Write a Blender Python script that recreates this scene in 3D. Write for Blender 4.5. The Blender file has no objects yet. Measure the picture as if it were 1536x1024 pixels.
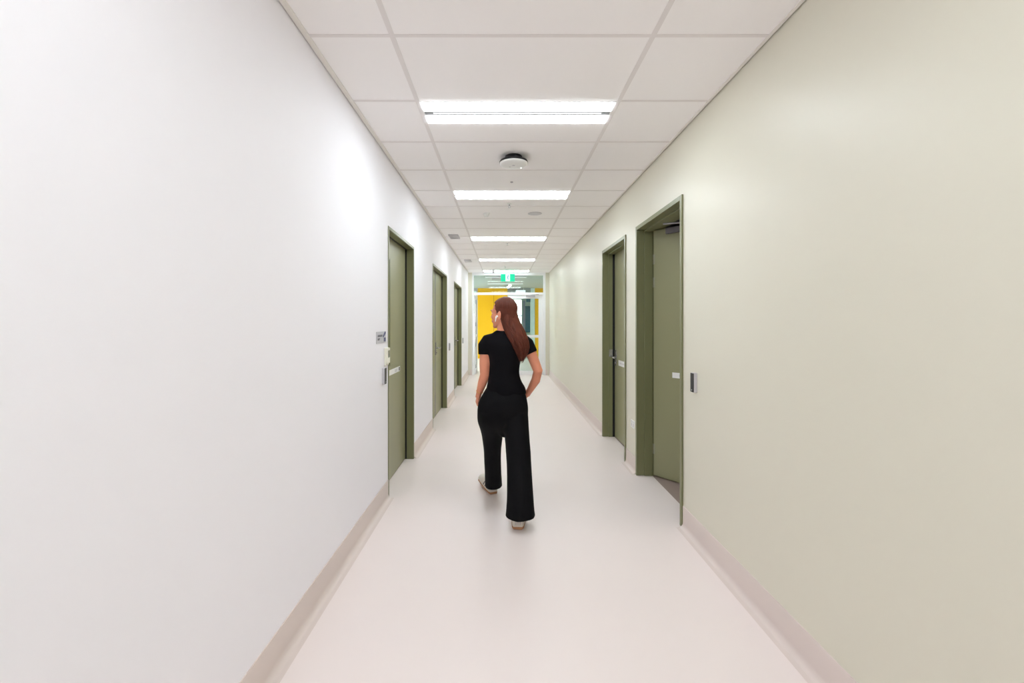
import bpy, bmesh, math, random
from mathutils import Vector, Matrix, noise
random.seed(7)
C = bpy.context.scene
COL = C.collection
PI = math.pi

# ------------------------------------------------------------------ materials
def lin(c):
    c = c / 255.0
    return c / 12.92 if c <= 0.04045 else ((c + 0.055) / 1.055) ** 2.4
def rgb(r, g, b): return (lin(r), lin(g), lin(b), 1.0)

def mat(name, col, rough=0.6, spec=0.4, metal=0.0, bump=0.0, bscale=300.0, var=0.0, vscale=6.0, emit=0.0, ecol=None):
    m = bpy.data.materials.new(name); m.use_nodes = True
    nt = m.node_tree; N = nt.nodes; L = nt.links
    p = N['Principled BSDF']
    p.inputs['Base Color'].default_value = col
    p.inputs['Roughness'].default_value = rough
    p.inputs['Specular IOR Level'].default_value = spec
    p.inputs['Metallic'].default_value = metal
    if emit:
        p.inputs['Emission Color'].default_value = ecol or col
        p.inputs['Emission Strength'].default_value = emit
    tc = N.new('ShaderNodeTexCoord')
    if var:
        t = N.new('ShaderNodeTexNoise'); t.inputs['Scale'].default_value = vscale; t.inputs['Detail'].default_value = 4
        L.new(tc.outputs['Object'], t.inputs['Vector'])
        mx = N.new('ShaderNodeMix'); mx.data_type = 'RGBA'
        mx.inputs[6].default_value = tuple(c * (1 - var) for c in col[:3]) + (1,)
        mx.inputs[7].default_value = tuple(min(1, c * (1 + var)) for c in col[:3]) + (1,)
        L.new(t.outputs['Fac'], mx.inputs[0]); L.new(mx.outputs[2], p.inputs['Base Color'])
    if bump:
        t2 = N.new('ShaderNodeTexNoise'); t2.inputs['Scale'].default_value = bscale; t2.inputs['Detail'].default_value = 3
        L.new(tc.outputs['Object'], t2.inputs['Vector'])
        b = N.new('ShaderNodeBump'); b.inputs['Strength'].default_value = bump; b.inputs['Distance'].default_value = 0.002
        L.new(t2.outputs['Fac'], b.inputs['Height']); L.new(b.outputs['Normal'], p.inputs['Normal'])
    return m

def glass_mat(name, tint, refl=1.0):
    m = bpy.data.materials.new(name); m.use_nodes = True
    nt = m.node_tree; N = nt.nodes; L = nt.links
    N.remove(N['Principled BSDF'])
    out = N['Material Output']
    tr = N.new('ShaderNodeBsdfTransparent'); tr.inputs['Color'].default_value = tint
    gl = N.new('ShaderNodeBsdfGlossy'); gl.inputs['Roughness'].default_value = 0.02
    fr = N.new('ShaderNodeFresnel'); fr.inputs['IOR'].default_value = 1.28
    mx = N.new('ShaderNodeMixShader')
    L.new(fr.outputs[0], mx.inputs[0]); L.new(tr.outputs[0], mx.inputs[1]); L.new(gl.outputs[0], mx.inputs[2])
    L.new(mx.outputs[0], out.inputs['Surface'])
    return m

def emission(name, col, s):
    m = bpy.data.materials.new(name); m.use_nodes = True
    nt = m.node_tree; N = nt.nodes
    N.remove(N['Principled BSDF'])
    e = N.new('ShaderNodeEmission'); e.inputs['Color'].default_value = col; e.inputs['Strength'].default_value = s
    nt.links.new(e.outputs[0], N['Material Output'].inputs['Surface'])
    return m

LAMP = 21.5
M = dict(
    wall_white=mat('white wall paint', rgb(246, 244, 249), 0.6, 0.15, bump=0.05, bscale=120),
    wall_green=mat('pale sage wall paint', rgb(220, 216, 200), 0.40, 0.40, bump=0.05, bscale=120),
    floor=mat('pinkish beige vinyl', rgb(240, 229, 226), 0.36, 0.35, bump=0.04, bscale=60, var=0.012, vscale=3),
    skirt=mat('coved vinyl skirting', rgb(222, 209, 203), 0.42, 0.35),
    tile=mat('ceiling tile', rgb(252, 249, 249), 0.9, 0.15, bump=0.12, bscale=500),
    bar=mat('ceiling grid bar', rgb(233, 228, 227), 0.6, 0.2),
    trim=mat('wall angle', rgb(236, 232, 227), 0.6, 0.25),
    gap=mat('shadow gap', rgb(70, 66, 58), 0.9, 0.1),
    olive=mat('olive door paint', rgb(150, 149, 115), 0.36, 0.45, bump=0.02, bscale=90),
    olive_frame=mat('olive frame paint', rgb(124, 125, 90), 0.34, 0.45),
    chrome=mat('satin chrome', rgb(205, 205, 210), 0.25, 0.5, metal=1.0),
    steel=mat('brushed steel', rgb(165, 165, 168), 0.4, 0.5, metal=1.0, var=0.05, vscale=40),
    black=mat('black plastic', rgb(30, 30, 33), 0.35, 0.4),
    darkgrey=mat('dark grey plastic', rgb(72, 70, 76), 0.35, 0.4),
    grey=mat('mid grey plastic', rgb(165, 162, 165), 0.45, 0.4),
    lightgrey=mat('light grey plastic', rgb(205, 202, 206), 0.45, 0.4),
    white=mat('white plastic', rgb(238, 238, 236), 0.4, 0.4),
    cream=mat('cream plastic', rgb(236, 233, 220), 0.45, 0.4),
    lcd=mat('grey lcd', rgb(138, 139, 124), 0.25, 0.5),
    alu=mat('white powder coated aluminium', rgb(238, 238, 240), 0.35, 0.4),
    silver_sign=mat('silver sign plate', rgb(190, 190, 198), 0.35, 0.5, var=0.08, vscale=30),
    blue_print=mat('blue sign print', rgb(62, 66, 120), 0.4, 0.4),
    ink=mat('dark grey print', rgb(95, 95, 108), 0.5, 0.3),
    room_floor=mat('grey brown room vinyl', rgb(158, 140, 132), 0.5, 0.3, var=0.03, vscale=8),
    room_wall=mat('room wall paint', rgb(200, 200, 205), 0.6, 0.3),
    yellow=mat('golden yellow panel', rgb(248, 190, 22), 0.45, 0.35, var=0.02, vscale=2),
    seam=mat('panel joint', rgb(150, 104, 12), 0.6, 0.2),
    lobby_ceiling=mat('lobby ceiling', rgb(198, 206, 200), 0.85, 0.2),
    lobby_wall=mat('lobby wall', rgb(222, 226, 222), 0.6, 0.3),
    mint=mat('pale mint paint', rgb(208, 226, 220), 0.5, 0.3),
    blue=mat('steel blue panel', rgb(92, 132, 156), 0.35, 0.4),
    lavender=mat('lavender grey frame', rgb(176, 180, 205), 0.5, 0.3),
    bulk=mat('grey bulkhead', rgb(150, 152, 148), 0.7, 0.2),
    leaf=mat('shrub green', rgb(110, 140, 80), 0.8, 0.2, var=0.3, vscale=14),
    ground=mat('pale paving', rgb(200, 200, 200), 0.8, 0.2, var=0.05, vscale=2),
    glass=glass_mat('clear glass', (0.86, 0.90, 0.89, 1)),
    vision=glass_mat('dark vision glass', (0.55, 0.58, 0.5, 1)),
    lamp=emission('lamp diffuser', (0.885, 0.965, 1.01, 1), LAMP),
    closer=mat('closer grey', rgb(112, 107, 112), 0.4, 0.4),
    hinge=mat('painted hinge', rgb(158, 156, 132), 0.4, 0.5),
    channel=mat('grey lamp channel', rgb(150, 150, 152), 0.6, 0.2),
    lobby_lamp=emission('lobby light line', (1.0, 1.0, 1.0, 1), 2.0),
    channel_glow=emission('channel highlight glow', (0.965, 0.98, 1.0, 1), 1.3),  # glow standing for the bright highlight along the channel
    spot=emission('small lamp', (0.95, 1.0, 0.97, 1), 5.0),
    exit_green=mat('exit green', rgb(20, 200, 150), 0.4, 0.3, emit=0.62, ecol=rgb(30, 225, 175)),
    exit_white=mat('exit white', rgb(240, 250, 250), 0.4, 0.3, emit=0.6, ecol=rgb(235, 250, 250)),
    exit_man=mat('exit running man', rgb(60, 130, 190), 0.4, 0.3, emit=0.15, ecol=rgb(60, 140, 200)),
    skin=mat('skin', rgb(226, 150, 120), 0.5, 0.35, var=0.05, vscale=25),
    shirt=mat('black knit', rgb(11, 9, 13), 0.8, 0.12, bump=0.15, bscale=700),
    trousers=mat('black twill', rgb(10, 9, 12), 0.75, 0.14, bump=0.12, bscale=600),
    hair=mat('dark reddish brown hair', rgb(94, 44, 28), 0.45, 0.30, var=0.30, vscale=40),
    shoe=mat('off white leather', rgb(226, 219, 208), 0.5, 0.35),
    gum=mat('gum rubber', rgb(176, 128, 92), 0.6, 0.3),
    shoe_grey=mat('grey suede stripe', rgb(112, 104, 104), 0.8, 0.2),
    gold=mat('gold bracelet', rgb(212, 165, 90), 0.3, 0.5, metal=1.0),
    iris=mat('brown iris', rgb(60, 38, 28), 0.2, 0.5),
    lip=mat('lip', rgb(186, 104, 96), 0.5, 0.3),
)

# ------------------------------------------------------------------ mesh helpers
class MB:
    """collects world-space geometry for ONE mesh object"""
    def __init__(s): s.v = []; s.f = []; s.mi = []; s.cur = 0; s.smooth = []
    def face(s, idx, sm=False): s.f.append(idx); s.mi.append(s.cur); s.smooth.append(sm)
    def box(s, x0, x1, y0, y1, z0, z1):
        x0, x1 = sorted((x0, x1)); y0, y1 = sorted((y0, y1)); z0, z1 = sorted((z0, z1))
        b = len(s.v)
        s.v += [(x, y, z) for z in (z0, z1) for y in (y0, y1) for x in (x0, x1)]
        for q in ((0, 2, 3, 1), (4, 5, 7, 6), (0, 1, 5, 4), (2, 6, 7, 3), (0, 4, 6, 2), (1, 3, 7, 5)):
            s.face(tuple(b + i for i in q))
        return s
    def obox(s, o, u, v, w, u0, u1, v0, v1, w0, w1):
        """box in a local frame (origin o, axes u,v,w)"""
        b = len(s.v); o, u, v, w = map(Vector, (o, u, v, w))
        for c in (w0, w1):
            for d in (v0, v1):
                for a in (u0, u1): s.v.append(tuple(o + u * a + v * d + w * c))
        for q in ((0, 2, 3, 1), (4, 5, 7, 6), (0, 1, 5, 4), (2, 6, 7, 3), (0, 4, 6, 2), (1, 3, 7, 5)):
            s.face(tuple(b + i for i in q))
        return s
    def prism(s, pts, y0, y1):
        """polygon in xz extruded along y"""
        b = len(s.v); n = len(pts)
        s.v += [(x, y0, z) for x, z in pts] + [(x, y1, z) for x, z in pts]
        s.face(tuple(range(b, b + n))); s.face(tuple(range(b + 2 * n - 1, b + n - 1, -1)))
        for i in range(n):
            j = (i + 1) % n; s.face((b + i, b + n + i, b + n + j, b + j))
        return s
    def lathe(s, prof, cx, cy, cz, n=32, axis='z'):
        b = len(s.v); m = len(prof)
        for r, h in prof:
            for k in range(n):
                a = 2 * PI * k / n; p = (r * math.cos(a), r * math.sin(a), h)
                if axis == 'x': p = (p[2], p[0], p[1])
                if axis == 'y': p = (p[0], p[2], p[1])
                s.v.append((cx + p[0], cy + p[1], cz + p[2]))
        for i in range(m - 1):
            for k in range(n):
                k2 = (k + 1) % n
                s.face((b + i * n + k, b + i * n + k2, b + (i + 1) * n + k2, b + (i + 1) * n + k), True)
        s.face(tuple(b + k for k in range(n))[::-1]); s.face(tuple(b + (m - 1) * n + k for k in range(n)))
        return s
    def tube(s, pts, rad, n=10):
        """round tapered tube along points"""
        pts = [Vector(p) for p in pts]; m = len(pts); b = len(s.v)
        if not isinstance(rad, (list, tuple)): rad = [rad] * m
        prev = None
        for i in range(m):
            t = (pts[min(i + 1, m - 1)] - pts[max(i - 1, 0)]).normalized()
            if prev is None:
                a = Vector((0, 0, 1)) if abs(t.z) < 0.9 else Vector((1, 0, 0))
                u = t.cross(a).normalized()
            else:
                u = (prev - t * prev.dot(t)).normalized()
            prev = u; w = t.cross(u)
            for k in range(n):
                a = 2 * PI * k / n
                s.v.append(tuple(pts[i] + (u * math.cos(a) + w * math.sin(a)) * rad[i]))
        for i in range(m - 1):
            for k in range(n):
                k2 = (k + 1) % n
                s.face((b + i * n + k, b + i * n + k2, b + (i + 1) * n + k2, b + (i + 1) * n + k), True)
        s.face(tuple(b + k for k in range(n))[::-1]); s.face(tuple(b + (m - 1) * n + k for k in range(n)))
        return s
    def ellipsoid(s, c, r, rot=None, nu=24, nv=16, fn=None):
        b = len(s.v); c = Vector(c)
        for j in range(nv + 1):
            ph = PI * j / nv
            for i in range(nu):
                th = 2 * PI * i / nu
                p = Vector((r[0] * math.sin(ph) * math.cos(th), r[1] * math.sin(ph) * math.sin(th), r[2] * math.cos(ph)))
                if fn: p = fn(p)
                if rot: p = rot @ p
                s.v.append(tuple(c + p))
        for j in range(nv):
            for i in range(nu):
                i2 = (i + 1) % nu
                s.face((b + j * nu + i, b + (j + 1) * nu + i, b + (j + 1) * nu + i2, b + j * nu + i2), True)
        return s
    def loft(s, rings, n=36, steps=6, fold=None):
        """rings: (cx,cy,cz,rx,ry); Catmull-Rom between them"""
        R = []
        for i in range(len(rings) - 1):
            p0 = rings[max(i - 1, 0)]; p1 = rings[i]; p2 = rings[i + 1]; p3 = rings[min(i + 2, len(rings) - 1)]
            for k in range(steps):
                t = k / steps
                R.append([0.5 * (2 * b_ + (c_ - a_) * t + (2 * a_ - 5 * b_ + 4 * c_ - d_) * t * t + (3 * b_ - a_ - 3 * c_ + d_) * t ** 3)
                          for a_, b_, c_, d_ in zip(p0, p1, p2, p3)])
        R.append(list(rings[-1]))
        b = len(s.v)
        for (cx, cy, cz, rx, ry) in R:
            for k in range(n):
                a = 2 * PI * k / n
                f = fold(a, cz) if fold else 1.0
                s.v.append((cx + rx * f * math.cos(a), cy + ry * f * math.sin(a), cz))
        m = len(R)
        for i in range(m - 1):
            for k in range(n):
                k2 = (k + 1) % n
                s.face((b + i * n + k, b + i * n + k2, b + (i + 1) * n + k2, b + (i + 1) * n + k), True)
        s.face(tuple(b + k for k in range(n))[::-1]); s.face(tuple(b + (m - 1) * n + k for k in range(n)))
        return s
    def mesh(s, name, origin=(0, 0, 0)):
        me = bpy.data.meshes.new(name)
        ox, oy, oz = origin
        me.from_pydata([(x - ox, y - oy, z - oz) for x, y, z in s.v], [], s.f)
        me.update()
        bm = bmesh.new(); bm.from_mesh(me); bmesh.ops.recalc_face_normals(bm, faces=bm.faces); bm.to_mesh(me); bm.free()
        for p, mi, sm in zip(me.polygons, s.mi, s.smooth): p.material_index = mi; p.use_smooth = sm
        return me

ORIG = {}
def build(name, mb, mats, parent=None, bevel=0.0, origin=None):
    if not isinstance(mats, (list, tuple)): mats = [mats]
    if parent is not None: origin = ORIG[parent.name]
    elif origin is None:
        xs = [p[0] for p in mb.v]; ys = [p[1] for p in mb.v]; zs = [p[2] for p in mb.v]
        origin = ((min(xs) + max(xs)) / 2, (min(ys) + max(ys)) / 2, min(zs))
    me = mb.mesh(name, origin)
    for m in mats: me.materials.append(m)
    o = bpy.data.objects.new(name, me); COL.objects.link(o)
    if parent is not None: o.parent = parent
    else: o.location = origin
    ORIG[o.name] = origin
    if bevel:
        b = o.modifiers.new('bevel', 'BEVEL'); b.width = bevel; b.segments = 2; b.limit_method = 'ANGLE'; b.angle_limit = math.radians(40)
    return o

def remeshed(o, voxel, smooth=4, fac=0.5, crinkle=0.0, cscale=8.0):
    """melt the overlapping pieces of one mesh into one continuous skin"""
    r = o.modifiers.new('remesh', 'REMESH'); r.mode = 'VOXEL'; r.voxel_size = voxel; r.use_smooth_shade = True
    sm = o.modifiers.new('smooth', 'SMOOTH'); sm.iterations = smooth; sm.factor = fac
    dg = bpy.context.evaluated_depsgraph_get(); dg.update()
    me = bpy.data.meshes.new_from_object(o.evaluated_get(dg))
    mats = list(o.data.materials)
    o.modifiers.clear(); o.data = me
    me.materials.clear()
    for m in mats: me.materials.append(m)
    if crinkle:
        me.update()
        nv = [v.normal.copy() for v in me.vertices]
        for v, nn in zip(me.vertices, nv):
            q = v.co
            d = noise.noise(Vector((q.x * cscale, q.y * cscale, q.z * cscale * 0.45))) + 0.5 * noise.noise(Vector((q.x * 2.3 * cscale, q.y * 2.3 * cscale, q.z * cscale)))
            v.co += nn * d * crinkle
    for p in me.polygons: p.use_smooth = True; p.material_index = 0
    me.update()
    return o

def tag(o, label=None, cat=None, group=None, kind=None):
    if label: o['label'] = label
    if cat: o['category'] = cat
    if group: o['group'] = group
    if kind: o['kind'] = kind
    return o
def empty(name, loc):
    o = bpy.data.objects.new(name, None); COL.objects.link(o); o.location = loc
    o.empty_display_size = 0.1
    ORIG[o.name] = tuple(loc)
    return o
def copy_tree(o, parent=None):
    c = o.copy(); COL.objects.link(c)
    if parent is not None: c.parent = parent
    for ch in list(o.children): copy_tree(ch, c)
    return c

# ------------------------------------------------------------------ the camera
EYE = 1.407
F = 666.0
cam = bpy.data.cameras.new('camera'); co = bpy.data.objects.new('camera', cam); COL.objects.link(co)
co.location = (0, 0, EYE); co.rotation_euler = (PI / 2, 0, 0)
cam.sensor_width = 36; cam.lens = F / 1536 * 36
cam.shift_x = 14 / 1536; cam.shift_y = -29 / 1536
cam.clip_start = 0.02
C.camera = co

# ------------------------------------------------------------------ the corridor shell
XL, XR, H = -0.92, 1.24, 2.723
Y0, YE = -4.6, 11.8                # behind the camera ... glazed end
TH = 0.22
# door openings: (y0, y1, top) outer edges of the frames
DL = [(3.556, 4.59, 2.18), (5.82, 7.30, 2.18), (8.39, 9.88, 2.18)]
DR = [(3.047, 4.108, 2.285), (4.452, 5.495, 2.285)]
INS = 0.015                          # how much the architrave laps over the wall
def wall(name, x0, x1, doors, m, label):
    mb = MB(); y = Y0
    for a, b, t in doors:
        mb.box(x0, x1, y, a + INS, 0, H + 0.3)
        mb.box(x0, x1, a + INS, b - INS, t - INS, H + 0.3); y = b - INS
    mb.box(x0, x1, y, YE + 0.14, 0, H + 0.3)
    return tag(build(name, mb, m), label, 'wall', kind='structure')
wall('wall_left', XL - TH, XL, DL, M['wall_white'], 'smooth white painted corridor wall on the left, with three olive doors')
wall('wall_right', XR, XR + TH, DR, M['wall_green'], 'smooth pale sage green corridor wall on the right, with two olive doors')
tag(build('wall_back', MB().box(XL - TH, XR + TH, Y0 - 0.2, Y0, 0, H + 0.3), M['wall_white']), 'white wall closing the corridor behind the camera', 'wall', kind='structure')

# floor: corridor and the lobby beyond in one vinyl sheet
fl = MB(); fl.box(XL - TH, 1.372, Y0, YE + 0.14, -0.1, 0); fl.box(-3.2, 4.2, YE + 0.14, 24, -0.1, 0)
tag(build('floor', fl, M['floor']), 'smooth pinkish beige vinyl floor running down the corridor', 'floor', kind='structure')

# coved skirting
def skirt(name, xw, s, spans, label, extra=()):
    mb = MB()
    prof = [(0, 0.148), (0.0035, 0.148), (0.0045, 0.145), (0.0045, 0.034)]
    for k in range(1, 9):
        a = PI / 2 * k / 8; prof.append((0.0045 + 0.03 * (1 - math.cos(a)), 0.034 - 0.0325 * math.sin(a)))
    prof += [(0.05, 0.0002), (0, 0.0002)]
    for a, b in spans: mb.prism([(xw + s * x, z) for x, z in prof], a, b)
    for e in extra: mb.box(*e)
    return tag(build(name, mb, M['skirt']), label, 'baseboard', kind='structure')
def spans(doors):
    r = []; y = Y0
    for a, b, t in doors: r.append((y, a - 0.001)); y = b + 0.001
    r.append((y, YE - 0.003)); return r
skirt('baseboard_left', XL, 1, spans(DL), 'coved beige vinyl skirting along the white wall', [(XL + 0.05, -0.816, YE - 0.004, YE, 0.0002, 0.148)])
skirt('baseboard_right', XR, -1, spans(DR), 'coved beige pink vinyl skirting along the sage wall', [(1.141, XR - 0.05, YE - 0.004, YE, 0.0002, 0.148)])

# ceiling: lay-in tiles between grid bars, cells left out for the lights
GX = [-0.508, 0.692]
ROW0 = 2.04
rows_with = {-7, -3, 1, 4, 8, 12}
LIGHT_Y = {kk: ROW0 + 0.6 * kk + 0.012 + 0.1415 for kk in (-7, -3, 1, 4, 8, 12)}
LIGHT_Y[16] = 11.43
HOLES = [(y - 0.142, y + 0.142) for y in LIGHT_Y.values()]
tl = MB(); bw = 0.012
ex = [XL + 0.034, GX[0], GX[1], XR - 0.022]
k = -11
while True:
    ya = ROW0 + 0.6 * k; yb = min(ya + 0.6, YE)
    if ya >= YE: break
    for c in range(3):
        segs = [(max(ya, Y0), yb)]
        if c == 1:
            for h0, h1 in HOLES:
                segs = [q for a, b in segs for q in ((a, min(b, h0)), (max(a, h1), b)) if q[1] - q[0] > 0.004]
        for a, b in segs: tl.box(ex[c], ex[c + 1], a, b, H, H + 0.018)
    k += 1
tl.cur = 1
for gx in GX: tl.box(gx - bw, gx + bw, Y0, YE, H - 0.0025, H - 0.0001)
k = -11
while ROW0 + 0.6 * k < YE:
    y = ROW0 + 0.6 * k
    if y > Y0:
        for c in range(3):
            if c == 1 and k in rows_with: continue
            tl.box(ex[c] + (bw if c else 0), ex[c + 1] - (bw if c < 2 else 0), y - bw * 0.8, y + bw * 0.8, H - 0.0022, H - 0.0001)
    k += 1
tl.cur = 2
tl.box(XL - TH, XR + TH, Y0 - 0.2, YE + 0.14, H + 0.22, H + 0.3)  # unseen plate above the tiles, added to block sky light
tag(build('ceiling', tl, [M['tile'], M['bar'], M['tile']]), 'white lay-in tile ceiling with a slim grid over the corridor', 'ceiling', kind='structure')
tag(build('trim_1', MB().box(XL + 0.007, XL + 0.034, Y0, YE, H - 0.004, H + 0.014), M['trim']), 'pale wall angle where the tiles meet the white wall', 'trim', kind='structure')
tag(build('trim_2', MB().box(XR - 0.022, XR - 0.006, Y0, YE, H - 0.004, H + 0.014), M['trim']), 'pale wall angle where the tiles meet the sage wall', 'trim', kind='structure')
tag(build('trim_3', MB().box(XL + 0.0005, XL + 0.007, Y0, YE, H + 0.004, H + 0.02), M['bar']), 'narrow shadow gap between white wall and ceiling', 'trim', kind='structure')
tag(build('trim_4', MB().box(XR - 0.006, XR - 0.0005, Y0, YE, H + 0.004, H + 0.02), M['gap']), 'narrow dark shadow gap between sage wall and ceiling', 'trim', kind='structure')

# ------------------------------------------------------------------ ceiling lights
def make_light(x, y):
    r = empty('ceiling_light', (x, y, H))
    w, d = 0.588, 0.1415
    b = MB()
    b.box(x - w, x + w, y - d, y + d, H + 0.05, H + 0.06)
    b.box(x - w, x + w, y - d, y - d + 0.006, H - 0.002, H + 0.05); b.box(x - w, x + w, y + d - 0.006, y + d, H - 0.002, H + 0.05)
    b.box(x - w, x - w + 0.006, y - d + 0.006, y + d - 0.006, H - 0.002, H + 0.05); b.box(x + w - 0.006, x + w, y - d + 0.006, y + d - 0.006, H - 0.002, H + 0.05)
    build('housing', b, M['white'], r)
    build('centre_channel', MB().box(x - w + 0.007, x + w - 0.007, y - 0.032, y + 0.032, H - 0.0018, H + 0.03), M['channel'], r)
    build('channel_highlight', MB().box(x - w + 0.06, x + w - 0.06, y - 0.009, y + 0.009, H - 0.0030, H - 0.0019), M['channel_glow'], r)  # highlight in the channel, put in as a glowing strip
    for s in (-1, 1):
        build('diffuser', MB().box(x - w + 0.007, x + w - 0.007, y + s * 0.033, y + s * 0.135, H - 0.007, H + 0.01), M['lamp'], r, bevel=0.002)
    return r
lx = (GX[0] + GX[1]) / 2
first = None
light_labels = {
    1: 'recessed twin-strip ceiling light, the biggest and nearest in view',
    4: 'recessed twin-strip ceiling light just beyond the round access point',
    8: 'recessed twin-strip ceiling light third from the camera, beside the nearer grey grille',
    12: 'recessed twin-strip ceiling light fourth from the camera, beside the farther grey grille',
    16: 'recessed twin-strip ceiling light just before the glazed end doors, above the exit sign',
    -3: 'recessed twin-strip ceiling light directly above the camera',
    -7: 'recessed twin-strip ceiling light behind the camera, near the closing wall',
}
for kk in (1, 4, 8, 12, 16, -3, -7):
    yy = LIGHT_Y[kk]
    if first is None: first = make_light(lx, yy); o = first
    else: o = copy_tree(first); o.location = (lx, yy, H)
    tag(o, light_labels[kk], 'ceiling light', 'recessed corridor ceiling lights')

# ------------------------------------------------------------------ olive doors
def text_bars(mb, o, u, w, n, x0, z0, rowh, lens, outd):
    """rows of tiny irregular strokes standing for unreadably small lettering"""
    for r in range(n):
        x = x0
        for q in range(lens[r]):
            l = 0.006 + 0.008 * random.random()
            mb.obox(o, u, outd, w, x, x + l, 0.0, 0.0006, z0 - r * rowh - 0.006, z0 - r * rowh + 0.002)
            x += l + 0.003

def lever(root_part, at, s, along, plate_h=0.19):
    """lever handle on a leaf face. at: point on face; s: x direction out of the face (towards corridor); along: +1/-1 y direction of the lever"""
    x, y, z = at
    hb = MB()
    hb.box(x, x + s * 0.008, y - 0.02, y + 0.02, z - plate_h * 0.55, z + plate_h * 0.45)
    hn = build('handle', hb, M['chrome'], root_part, bevel=0.003)
    t = MB(); t.tube([(x + s * 0.008, y, z), (x + s * 0.045, y, z), (x + s * 0.053, y + along * 0.012, z), (x + s * 0.053, y + along * 0.115, z - 0.003)], [0.0095, 0.0095, 0.0095, 0.008], 12)
    t.lathe([(0.011, 0), (0.011, 0.012)], x + s * 0.008 if s > 0 else x + s * 0.020, y, z - 0.07, 16, 'x')
    build('lever', t, M['chrome'], root_part)
    return hn

def frame_mb(xw, s, y0, y1, top, depth_in, stop_at, stop_d, aw, p):
    """pressed metal frame: s=+1 the wall lies towards +x"""
    mb = MB(); f = xw - s * p
    # architrave faces
    for a, b in ((y0, y0 + aw), (y1 - aw, y1)): mb.box(f, xw - s * 0.0005, a, b, 0.0, top)
    mb.box(f, xw - s * 0.0005, y0 + aw, y1 - aw, top - aw, top)
    # jamb linings
    i0, i1, it = y0 + INS + 0.001, y1 - INS - 0.001, top - INS - 0.001
    mb.box(xw - s * 0.0005, xw + s * depth_in, i0, y0 + aw, 0, it); mb.box(xw - s * 0.0005, xw + s * depth_in, y1 - aw, i1, 0, it)
    mb.box(xw - s * 0.0005, xw + s * depth_in, y0 + aw, y1 - aw, top - aw, it)
    # stop
    for a, b in stop_at:
        mb.box(xw + s * a, xw + s * b, y0 + aw, y0 + aw + stop_d, 0, top - aw); mb.box(xw + s * a, xw + s * b, y1 - aw - stop_d, y1 - aw, 0, top - aw)
        mb.box(xw + s * a, xw + s * b, y0 + aw + stop_d, y1 - aw - stop_d, top - aw - stop_d, top - aw)
    return mb

# -- three doors in the white wall, wall towards -x
AL, AR = 0.025, 0.035              # face widths of the frames, left and right
LX = XL - 0.082                      # leaf face
def left_single(n, d, label):
    y0, y1, top = d
    r = tag(empty('door_%d' % n, (XL, (y0 + y1) / 2, 0)), label, 'door', kind='structure')
    build('frame', frame_mb(XL, -1, y0, y1, top, 0.20, [(0.13, 0.20)], 0.016, AL, 0.006), M['olive_frame'], r, bevel=0.002)
    a, b, t = y0 + AL + 0.004, y1 - AL - 0.007, top - AL - 0.005
    build('seal', MB().box(XL - 0.066, XL - 0.081, y1 - AL - 0.004, y1 - AL, 0.004, top - AL).box(XL - 0.066, XL - 0.081, y0 + AL, y1 - AL - 0.004, top - AL - 0.004, top - AL), M['black'], r)
    va, vb, vz0, vz1 = a + 0.12, a + 0.362, 1.01, 1.975
    lm = MB()                        # leaf with a slot for the vision panel
    for q in ((a, va, 0.008, t), (vb, b, 0.008, t), (va, vb, 0.008, vz0), (va, vb, vz1, t)): lm.box(LX - 0.044, LX, *q)
    leaf = build('leaf', lm, M['olive'], r)
    vf = MB()
    for q in ((va, va + 0.012, vz0, vz1), (vb - 0.012, vb, vz0, vz1), (va + 0.012, vb - 0.012, vz0, vz0 + 0.012), (va + 0.012, vb - 0.012, vz1 - 0.012, vz1)): vf.box(LX - 0.03, LX + 0.003, *q)
    build('vision_panel_frame', vf, M['olive_frame'], leaf)
    build('vision_panel', MB().box(LX - 0.024, LX - 0.018, va + 0.012, vb - 0.012, vz0 + 0.012, vz1 - 0.012), M['vision'], leaf)
    sb = MB(); sb.box(LX, LX + 0.002, 3.905, 4.325, 0.933, 0.981)
    sb.cur = 1
    text_bars(sb, (LX + 0.002, 4.10, 0.96), (0, 1, 0), (0, 0, 1), 2, 0.02, 0.004, 0.013, [8, 7], (1, 0, 0))
    sb.cur = 2; sb.box(LX + 0.002, LX + 0.0026, 4.275, 4.31, 0.94, 0.974)
    sg = build('door_sign', sb, [M['white'], M['lightgrey'], M['ink']], leaf); sg['label'] = 'long white sign strip with small grey lettering'
    hp = MB(); hp.box(LX, LX + 0.004, a + 0.012, a + 0.075, 0.98, 1.16)
    build('handle', hp, M['chrome'], leaf, bevel=0.001)
    return r
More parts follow.
